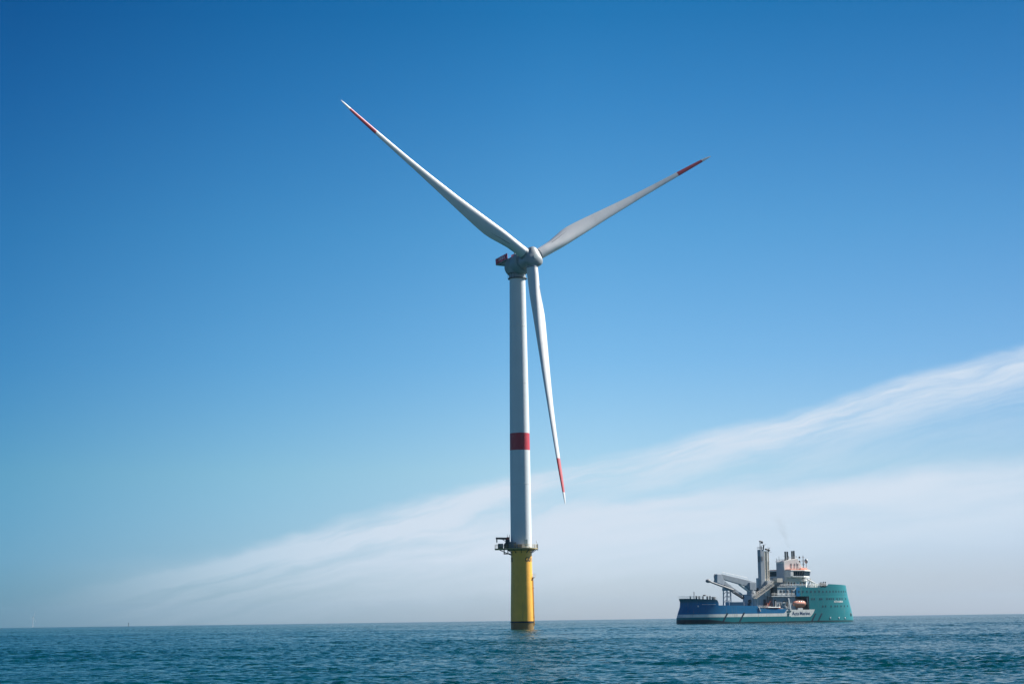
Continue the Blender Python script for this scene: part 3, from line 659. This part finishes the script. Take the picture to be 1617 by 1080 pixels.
e0 = ex.build('exhaust_pipe', paint('exhaust_steel', (.16, .16, .16), .45, .2, 1, metal=.5), funnel, 40)
e0.location = (58.4, -4.2, -.3)
for p in ((59.7, -4.2, -.3), (62.6, -4.2, 0), (63.8, -4.2, .1)):
    o = e0.copy(); COL.objects.link(o); o.parent = funnel; o.location = p
# masts, radomes, day shapes
def mast(name, parts, mat, parent=ship, smooth=40):
    mb = MB(); [getattr(mb, k)(*a, **kw) for k, a, kw in parts]; return mb.build(name, mat, parent, smooth)
mast('signal_mast', [('tube', ((69.7, -4, 24.5), (69.7, -4, 31)), dict(r0=.28, r1=.14)), ('tube', ((69.7, -5.4, 28.6), (69.7, -2.6, 28.6)), dict(r0=.08)), ('tube', ((69.0, -4, 30.2), (70.4, -4, 30.2)), dict(r0=.1)), ('tube', ((68.7, -4, 27), (70.7, -4, 27)), dict(r0=.08))], M['dgrey'])
sw = mast('day_shape_halyard', [('tube', ((67.4, -4, 24.5), (67.4, -4, 31)), dict(r0=.04))], M['dgrey'])
bl0 = MB().ell((0, 0, 0), (.45, .45, .45)).build('day_shape_ball', M['black'], sw, 60); bl0.location = (67.4, -4, 30.1)
for z in (28.2, 26.4):
    o = bl0.copy(); COL.objects.link(o); o.parent = sw; o.location = (67.4, -4, z)
for x, y, z in ((65.4, -4, 28.4), (71.6, -4, 28.4), (54.5, 5, 28.6)):
    mb = MB(); mb.tube((x, y, 24.4), (x, y, z-.6), .12, .12); o = mb.build('antenna_post', M['dgrey'], ship)
    MB().ell((x, y, z), (.8, .8, 1.1)).build('radome', M['galv'], o, 60)
# tall gangway tower
tb = MB(); tb.box(42.2, 44.6, -5.0, -3.0, 7.5, 33.4); tb.box(42.0, 44.8, -5.2, -2.8, 17.2, 17.5)
tow = tb.build('gangway_tower', M['crane'], ship, bevel=.12)
tt = MB(); tt.box(42.05, 42.3, -4.4, -3.3, 27.8, 30.4); tt.build('tower_opening', M['dgrey'], tow)
tt = MB(); tt.box(42.8, 43.9, -5.12, -4.98, 28.4, 30.4); tt.build('tower_opening', M['dgrey'], tow)
tc_ = MB()
for x, r_ in ((45.25, .45), (46.6, .55), (47.9, .3)): tc_.tube((x, -4.1, 17), (x, -4.1, 32.8), r_, n=14)
for z in (20, 24, 28, 32): tc_.box(44.6, 48.2, -4.5, -3.7, z, z+.25)
tc_.build('guide_column', M['beige'], tow, 40)
ta = MB(); ta.tube((42.3, -4.9, 33.4), (42.3, -4.9, 37.4), .14); ta.tube((42.3, -4.9, 36.3), (43.6, -4.9, 36.3), .12); ta.ell((42.6, -4.9, 37.1), (.8, .4, .35)); ta.ell((43.6, -4.9, 36.7), (.55, .5, .6)); ta.tube((44.2, -4.9, 33.4), (44.6, -4.9, 35.4), .3); ta.tube((43.4, -4.9, 35.5), (46, -4.9, 35.7), .1)
ta.tube((43.0, -4.9, 33.4), (43.0, -4.9, 35.2), .16); ta.ell((46.5, -4.4, 33.6), (.9, .5, .45)); ta.ell((48.2, -4.4, 33.2), (.6, .5, .4)); ta.tube((46.5, -4.4, 32.6), (48.8, -4.4, 34.4), .1); ta.tube((47.2, -4.4, 33), (49.6, -4.4, 32.2), .08); ta.tube((47.6, -4.4, 32.6), (47.6, -4.4, 34.6), .07)
rail(ta, [(42.2, -4.95, 33.4), (44.5, -4.95, 33.4), (44.5, -3.05, 33.4), (42.2, -3.05, 33.4)], 1.2, .05, 1.3, closed=True)
ta.build('tower_top_gear', M['dark'], tow)
td = MB(); td.box(42.8, 49, -6.5, -2.5, 12.4, 17); td.box(44.8, 48.6, -6.2, -2, 17, 19.4); td.build('tower_base', M['grey'], tow, bevel=.08)
lw = MB(); lw.tube((49.3, -2, 17), (49.3, -2, 28), .22); lw.tube((49.3, -2, 27), (50.5, -2, 27), .08); lw.tube((45, -5.1, 17.5), (46.6, -5.1, 13), .2); lw.build('stay_post', M['dgrey'], tow)
# gangway truss
gw = MB(); ga, gb = Vector((34.9, -8.8, 11.9)), Vector((48.2, -8.8, 19.0))
dirn = (gb-ga).normalized(); side_ = Vector((0, 1, 0)); upn = side_.cross(dirn) * -1
corner = [(0, -.75), (0, .75), (1.5, .75), (1.5, -.75)]
for yy, hh in corner: gw.tube(ga+side_*yy+upn*hh, gb+side_*yy+upn*hh, .13, n=6)
for k in range(9):
    t0, t1_ = k/9, (k+1)/9; p0, p1 = ga.lerp(gb, t0), ga.lerp(gb, t1_)
    for yy in (0, 1.5):
        gw.tube(p0+side_*yy-upn*.75, p1+side_*yy+upn*.75, .07, n=5); gw.tube(p0+side_*yy-upn*.75, p0+side_*yy+upn*.75, .07, n=5)
gw.beam(ga+side_*.75-upn*.75, gb+side_*.75-upn*.75, 1.4, .08)
gw.box(48, 51.5, -9.2, -6.9, 18.6, 20.4)
gwo = gw.build('gangway', M['beige'], ship)
# deck house under the crane
dh = MB(); dh.box(35.2, 45.7, -6, 0, 7.0, 13.3); dh.box(36.5, 41, -6.6, -6.02, 7.2, 12.6); o = dh.build('deckhouse', M['bluegrey'], ship, bevel=.06)
dd = MB(); dd.box(42.2, 43.6, -6.1, -5.9, 8, 11); dd.build('deckhouse_opening', M['dark'], o); MB().ell((34.6, -5.2, 10.2), (.8, .8, .8)).build('fairlead', M['dark'], o); MB().box(35.05, 35.25, -5, -3.2, 7.2, 9.4).build('deckhouse_opening', M['dark'], o)
ro = MB(); rail(ro, [(35.4, -5.9, 13.3), (45, -5.9, 13.3)], 1.1, .04, 1.5); ro.build('railing', M['lgrey'], o)
# pipes, lockers and posts along the working deck
for k_, (x, y, z0, h, w, nm, m_) in enumerate(((47.2, -8.45, 7.0, 3.2, .5, 'vent_pipe', 'lgrey'), (49.6, -8.45, 6.4, 2.6, .4, 'vent_pipe', 'white'), (51.6, -8.6, 12.45, 2.4, .3, 'vent_pipe', 'lgrey'), (54.4, -8.75, 12.45, 3.6, .25, 'vent_pipe', 'dgrey'), (57.2, -8.75, 12.45, 3.6, .25, 'vent_pipe', 'dgrey'), (37.6, -6.75, 7, 5.4, .3, 'vent_pipe', 'grey'), (39.4, -6.75, 7, 6.0, .22, 'vent_pipe', 'lgrey'), (44.4, -6.4, 7, 6.8, .3, 'vent_pipe', 'dgrey'))):
    MB().tube((x, y, z0), (x, y, z0+h), w/2, n=8).build(nm, M[m_], superstructure, 40)
for x, z, w, h in ((50.4, 8.2, 1.0, 2.2), (52.8, 9.6, 1.5, 1.2), (47.2, 10.4, .9, .9), (54.6, 8.6, 1.1, 2.3)): MB().box(x-w/2, x+w/2, -8.36, -8.25, z-h/2, z+h/2).build('opening_and_shade', M['dark'], superstructure)
for x, z in ((50.6, 14.4), (52.6, 14.4), (54.8, 14.2), (57.6, 14.4)): MB().box(x-.45, x+.45, -8.68, -8.58, z-.6, z+.6).build('window', M['glass'], superstructure)
wa = MB()
for x, y, h in ((62, -7.5, 3.2), (60.5, 4, 5.5), (66.8, 2.5, 6.5), (70.8, -1, 3.2), (58.6, -7.6, 2.6)): wa.tube((x, y, 24.4), (x, y, 24.4+h), .13, n=5)
wa.tube((66.8, 1, 29.2), (66.8, 4, 29.2), .07, n=5); wa.tube((60.5, 3, 28.4), (60.5, 5, 28.4), .07, n=5); wa.build('whip_antenna', M['dgrey'], ship)
# crane
cy = -4.0
ck = MB(); ck.tube((36.6, cy, 12.8), (36.6, cy, 15.2), 1.9, 1.7, n=20); ck.box(34.6, 38.5, cy-1.7, cy+1.7, 15.2, 18.6); ck.box(37.9, 38.4, cy-1.2, cy+1.2, 13.3, 18.8); ck.prism([(33.4, 17.4), (36.6, 12.9), (37.6, 12.9), (37.6, 17.6)], cy-1.3, cy+1.3)
crn = ck.build('knuckle_crane', M['crane'], ship, bevel=.1)
bm1 = MB(); bm1.prism([(17.6, 21.9), (19.0, 22.3), (38.2, 18.9), (38.2, 17.5), (33, 17.0), (30, 17.7), (19.0, 20.2)], cy-.9, cy+.9); bm1.build('main_boom', M['crane'], crn, bevel=.1)
bm2 = MB(); bm2.beam((37.2, cy, 13.3), (29.6, cy, 17.6), .45, .5); bm2.beam((37.2, cy-.8, 13.3), (30.3, cy-.8, 17.4), .35, .32); bm2.build('boom_cylinder', M['lgrey'], crn)
bm3 = MB(); bm3.prism([(15.9, 22.3), (17.9, 22.3), (20.2, 19.2), (19.4, 17.4), (15.7, 18.6)], cy-1.1, cy+1.1); bm3.build('knuckle', M['bluegrey'], crn, bevel=.12)
bm4 = MB(); bm4.beam((18.2, cy, 19.2), (30.8, cy, 12.8), 1.5, 2.3, 1.0, 1.5); bm4.beam((17.4, cy-.3, 20.1), (24.5, cy-.3, 17.1), .4, .4); jib = bm4.build('jib', M['crane'], crn, bevel=.1)
bm5 = MB(); bm5.beam((25.6, cy-.3, 14.4), (30.9, cy-.3, 11.9), 1.3, .75); bm5.build('jib_underside', M['dark'], jib)
sh = MB()
for k in range(16):
    a, b_ = 2*math.pi*k/16, 2*math.pi*(k+1)/16; sh.tube((31.4+.85*math.cos(a), cy, 12.2+.85*math.sin(a)), (31.4+.85*math.cos(b_), cy, 12.2+.85*math.sin(b_)), .26, n=6)
sh.tube((32.0, cy, 11.5), (32.1, cy, 9.4), .05); sh.box(31.9, 32.3, cy-.2, cy+.2, 9.0, 9.6); sh.build('sheave', M['dark'], jib)
po = MB(); po.tube((10.6, cy-1.6, 19.0), (24.5, cy-1.6, 15.1), .38, .55, n=10); po.ell((10.0, cy-1.6, 19.2), (1.35, .9, .85)); po.beam((19.4, cy-1.4, 17.0), (25.5, cy-1.4, 14.5), .8, 1.4); po.build('cable_boom', M['dgrey'], crn)
hl = MB(); hl.tube((15.5, cy, 21.8), (14.8, cy, 21.5), .15)
for k in range(10):
    a, b_ = math.pi*.4+math.pi*k/10, math.pi*.4+math.pi*(k+1)/10; hl.tube((15.9+1.0*math.cos(a), cy, 21.0+1.2*math.sin(a)), (15.9+1.0*math.cos(b_), cy, 21.0+1.2*math.sin(b_)), .12, n=5)
hl.tube((15.3, cy, 20), (14.2, cy, 18.2), .1); hl.build('hydraulic_hose', M['dgrey'], crn)
cw = MB(); rail(cw, [(19.2, cy-.85, 22.2), (34, cy-.85, 19.7)], 1.0, .06, 2.2, mid=False); cw.build('boom_railing', M['lgrey'], crn)
# boom rest
br2 = MB()
for x in (21.0, 23.6):
    for y in (cy-1.2, cy+1.2):
        br2.tube((22.3+(x-22.3)*1.0, y, 8.3), (22.3+(x-22.3)*.8, y, 15.0), .27, n=8)
for z in (9.5, 11.3, 13.1):
    br2.tube((20.9, cy-1.2, z), (23.5, cy-1.2, z+1.8), .13, n=6); br2.tube((23.5, cy-1.2, z), (20.9, cy-1.2, z+1.8), .13, n=6); br2.tube((20.9, cy+1.2, z), (23.5, cy+1.2, z+1.8), .13, n=6)
br2.box(20.9, 23.8, cy-1.6, cy+1.6, 14.9, 16.2); br2.build('boom_rest', M['crane'], ship)
# stern and deck fittings
for s in (2.5, 4.4, 7.2, 9.2, 11.2): sg = MB(); rail(sg, [(hx(s, 11)+.1, -hbr(s, 11)+.3, ztop(s)), (hx(s+1.2, 11)+.1, -hbr(s+1.2, 11)+.3, ztop(s+1.2))], 1.2, .07, 1.); sg.build('stern_railing', M['grey'], ship)
sg = MB(); rail(sg, [(2.7, y, 11.5) for y in np.linspace(-4, 6, 6)], 1.1, .06, 1.5); sg.build('stern_railing', M['grey'], ship)
MB().tube((3.8, -3, 10.6), (3.8, -3, 14.6), .14).build('stern_light_mast', M['dark'], ship)
for x, y in ((4.5, -5.5), (6.2, -6.2), (8.2, -6.8), (9.6, -7), (6, -2), (4.2, 0)): MB().tube((x, y, 10.3), (x, y, 12.6), .32, n=8).build('mooring_bollard', M['dark'], ship)
MB().ell((7.0, -6.4, 12.9), (.9, .5, .3)).build('searchlight', M['dark'], ship); MB().box(11.0, 12.3, -7.6, -6.4, 10.2, 12.2).build('deck_locker', M['dark'], ship, bevel=.05)
mr = MB(); rail(mr, [(36.3, -8.95, 6.9), (44, -8.95, 6.7)], 1.2, .045, .9); mr.beam((36.6, -9.05, 7.4), (37.4, -9.08, 5.6), .35, .45); mr.tube((41.8, -8.9, 6.6), (41.8, -8.9, 9.0), .1); mr.build('side_railing', M['lgrey'], ship)
fg = MB()
for p in (((69.3, -7, 16.0), (71, -7, 20.2)), ((68.9, -7, 20.1), (73.6, -7, 18.2)), ((73.6, -7, 16.0), (73.6, -7, 18.6)), ((72.5, -7, 16.0), (71.6, -7, 19)), ((68.9, -7, 16.), (70, -7, 18.2))): fg.tube(p[0], p[1], .42, .36)
fg.box(74.6, 77.0, -7.2, -5.2, 15.9, 18.0); fg.box(70.2, 72.6, -7.4, -6, 15.9, 17.6); fg.build('deck_crane', M['white'], ship)
for x in (77.4, 79.4): MB().tube((x, -7.5, 17.4), (x, -5.8, 17.4), .85, n=14).build('foredeck_winch', M['dark'], ship, 40)
fw_ = MB()
for p in (((77.5, -6.5, 16.4), (79.8, -6.5, 18.8)), ((76, -6.5, 17), (78.3, -6.5, 18.6)), ): fw_.tube(p[0], p[1], .28)
fw_.build('winch_frame', M['dark'], ship)
for p in (((81.2, -6.2, 16.6), (81.2, -6.2, 18.9)), ((66.5, -6.8, 18.6), (66.9, -6.8, 20.6))): MB().tube(p[0], p[1], .28).build('deck_ventilator', M['dark'], ship)
ff = MB(); rail(ff, [(71, -8.6, 16.5), (80, -8.0, 16.8)], 1.3, .05, 1.2); ff.build('foredeck_railing', M['wlet'], ship)
dv = MB(); dv.beam((55.9, -9.0, 6.1), (54.9, -9.0, 11.0), .45, .55); dv.beam((54.9, -9.0, 10.9), (56.5, -7.4, 11.8), .4, .45); dv.build('boat_davit', M['wlet'], ship); MB().beam((68.0, -8.4, 6.2), (67.2, -8.2, 11.6), .3, .3).build('boat_davit', M['lgrey'], ship)
cap_ = MB(); cap_.ell((53.0, -8.0, 9.2), (1.3, .7, .45)); cap_.tube((53.4, -8, 6.4), (53.2, -8, 9), .25); cap_.ell((53.7, -7.8, 7.3), (1.1, .8, .5)); cap_.box(50.2, 54.6, -8.6, -7.2, 6.2, 6.9); cap_.build('capstan', M['white'], ship)
bx = MB(); bx.box(61, 64, -8.6, -7, 5.7, 7.0); bx.build('boat_cradle', M['white'], ship, bevel=.05)

# things carried by the ship
SM = Matrix.Translation(SO) @ Matrix.Rotation(R(35), 4, 'Z') @ Matrix.Scale(SK, 4)
def aboard(name, p, label, cat, **k):
    w = SM @ Vector(p); sz = k.pop('sz', 1); o = empty(name, w, R(35)); o.scale = (SK*sz,)*3; tag(o, label, cat, **k); return o
lb = aboard('lifeboat', (62.3, -7.1, 6.6), 'closed orange lifeboat hanging in the recess of the teal hull', 'lifeboat', sz=1.18)
lm_ = MB(); vs = []; n = 20; prof = [(-4.3, .25, .0, .3), (-4.0, .8, -.2, .95), (-3.0, 1.35, 0, 1.45), (-1, 1.6, 0, 1.6), (1.5, 1.6, 0, 1.55), (3.2, 1.3, 0, 1.35), (4.1, .7, .05, .8), (4.45, .1, .1, .15)]
for x, ry, zc, rz_ in prof:
    for i in range(n):
        t = 2*math.pi*i/n; vs.append((x, ry*math.cos(t), 2.0+zc+rz_*math.sin(t)))
fs = [(j*n+i, j*n+(i+1) % n, (j+1)*n+(i+1) % n, (j+1)*n+i) for j in range(len(prof)-1) for i in range(n)] + [tuple(range(n-1, -1, -1)), tuple(range((len(prof)-1)*n, len(prof)*n))]
lm_.add(vs, fs).build('boat_hull', M['orange'], lb, 40)
MB().ell((-2.6, 0, 3.5), (1.1, .8, .75)).build('canopy', M['orange'], lb, 50)
MB().box(-3.6, 3.6, -1.66, -1.5, 1.85, 2.05).build('rubbing_strake', M['dgrey'], lb)
for x in (-1.2, 0, 1.2): MB().box(x, x+.5, -1.45, -1.3, 2.6, 2.95).build('window', M['glass'], lb)
rbt = aboard('rescue_boat', (46.3, -8.0, 5.7), 'small open red rescue boat stowed beside the low grey deckhouse', 'boat')
r_ = MB(); vs = []; prof = [(-4.2, .9, .6), (-2, 1.1, .3), (2, 1.1, .25), (3.6, .7, .5), (4.4, .1, 1.1)]
for x, w2, zb in prof: vs += [(x, -w2, 1.6), (x, -w2*.7, zb), (x, w2*.7, zb), (x, w2, 1.6)]
fs = [(j*4+i, j*4+i+1, (j+1)*4+i+1, (j+1)*4+i) for j in range(4) for i in range(3)] + [(0, 1, 2, 3), (16, 17, 18, 19)]
r_.add(vs, fs).build('boat_hull', M['deckred'], rbt, 30)
t_ = MB(); t_.tube((-4.2, -1.0, 1.65), (2.4, -1.1, 1.65), .2); t_.tube((2.4, -1.1, 1.65), (4.3, 0, 1.8), .2); t_.tube((-4.2, 1.0, 1.65), (2.4, 1.1, 1.65), .2); t_.tube((2.4, 1.1, 1.65), (4.3, 0, 1.8), .2); t_.build('gunwale_tube', M['wlet'], rbt, 40)
t_ = MB(); t_.beam((-4.4, -.6, 1.2), (-2.3, -.6, 4.6), .3, .35); t_.beam((-4.6, .2, 1.5), (-3.2, .2, 3.6), .8, 1.1); t_.build('console_frame', M['deckred'], rbt)
ct = aboard('shipping_container', (24.6, -6.4, 7.7), 'dark blue container on the aft deck beneath the crane jib', 'container')
c_ = MB(); c_.box(-4.4, 4.4, -1.2, 1.2, 0, 2.2); c_.build('container_body', M['blue'], ct, bevel=.03)
c_ = MB()
for k in range(30): c_.box(-4.3+k*.29, -4.18+k*.29, -1.25, -1.19, .15, 2.05)
c_.build('corrugated_side', M['blue'], ct)
for x in (-4.35, 4.35): MB().box(x-.12, x+.12, -1.27, 1.27, -.02, 2.24).build('corner_post', M['bluegrey'], ct)

# ------------------------------------------------------------------ exhaust smoke, faint, over the funnel
def volume_mat(name, col, dens_fn, ani=0.0):
    mt = bpy.data.materials.new(name); mt.use_nodes = True; g = NT(mt.node_tree); g.n.clear()
    v = g.new('ShaderNodeVolumePrincipled'); v.inputs['Color'].default_value = tuple(col)+(1,); v.inputs['Anisotropy'].default_value = ani
    o = g.new('ShaderNodeOutputMaterial'); g.l.new(v.outputs[0], o.inputs['Volume'])
    d = dens_fn(g) if callable(dens_fn) else dens_fn
    g.put(v.inputs['Density'], d); return mt

sm = MB(); cs = [(61.0, -4.2, 33.6, .7), (60.4, -4.2, 36.0, 1.4), (59.3, -4.2, 39, 2.4), (57.8, -4.2, 42, 3.4), (56.2, -4.2, 45, 4.3), (55.0, -4.2, 48, 4.9), (54, -4.2, 50.5, 4.0), (53.5, -4.2, 52, 1.5)]
vs_ = []; n = 18
for x, y, z, q_ in cs:
    for i in range(n):
        t = 2*math.pi*i/n; w = 1+.18*math.sin(3*t+z); vs_.append((x+q_*w*math.cos(t), y+q_*w*math.sin(t), z))
k = len(cs); fs = [(j*n+i, j*n+(i+1) % n, (j+1)*n+(i+1) % n, (j+1)*n+i) for j in range(k-1) for i in range(n)] + [tuple(range(n-1, -1, -1)), tuple(range((k-1)*n, k*n))]
def smoke_d(g):
    oc = g.new('ShaderNodeTexCoord').outputs['Object']; sx = g.new('ShaderNodeSeparateXYZ'); g.l.new(oc, sx.inputs[0])
    ax_ = g.math('SUBTRACT', 61, g.math('MULTIPLY', g.math('SUBTRACT', sx.outputs[2], 33.6), .42))
    dd_ = g.math('SQRT', g.math('ADD', g.math('POWER', g.math('SUBTRACT', sx.outputs[0], ax_), 2), g.math('POWER', g.math('ADD', sx.outputs[1], 4.2), 2)))
    rad = g.math('ADD', .8, g.math('MULTIPLY', g.math('SUBTRACT', sx.outputs[2], 33.6), .24))
    fall = g.math('SUBTRACT', 1, g.smooth(g.math('DIVIDE', dd_, rad), .15, 1.0))
    top_ = g.math('SUBTRACT', 1, g.smooth(sx.outputs[2], 41, 51))
    nz = g.smooth(g.noise(oc, .35, 3, .6).outputs[0], .35, .65)
    return g.math('MULTIPLY', g.math('MULTIPLY', g.math('MULTIPLY', fall, top_), nz), .05)
smoke = MB().add(vs_, fs).build('smoke', volume_mat('exhaust_smoke', (.25, .22, .17), smoke_d), None, 60); smoke.matrix_world = SM; tag(smoke, kind='stuff')
HAZE_D = 1.8e-5
hz = MB().box(-20600, 20600, -20600, 20600, -8, 218).build('haze', volume_mat('haze_air', (.58, .83, 1.0), HAZE_D, .6))
tag(hz, kind='stuff')

# ------------------------------------------------------------------ far off things near the horizon
def far_turbine(x, y):
    t = empty('distant_wind_turbine', (x, y, 0), R(70))
    tag(t, 'pale far wind turbine, a faint upright line near the left edge of the horizon', 'wind turbine')
    MB().lathe([(3.6, -2), (3.4, 30), (3.0, 80), (2.5, 100)], 20).build('tower', M['tower'], t, 30)
    MB().box(-3, 3, -7, 8, 98.5, 103.5).build('nacelle', M['nac'], t, bevel=.6)
    MB().ell((0, -9, 101), (2.4, 2.4, 2.4)).build('hub', M['hub'], t, 50)
    for k in range(3):
        b_ = MB(); b_.beam((0, 0, 2), (0, 0, 18), 1.9, .8, 3.2, .7); b_.beam((0, 0, 18), (0, 0, 72), 3.2, .6, .5, .2)
        o = b_.build('blade', M['blade'], t); o.location = (0, -9, 101); o.rotation_euler = (0, R(20+120*k), 0)
far_turbine(-.26014*19000, 19000)
bc = empty('beacon_mast', (-.20854*9000, 9000, 0)); tag(bc, 'thin dark marker mast far off on the left part of the horizon', 'beacon')
MB().tube((0, 0, -1), (0, 0, 15), 1.6, 1.1, n=12).build('mast', M['dark'], bc, 40)
MB().box(-2, 2, -2, 2, 15, 18).build('lantern', M['dark'], bc, bevel=.2)
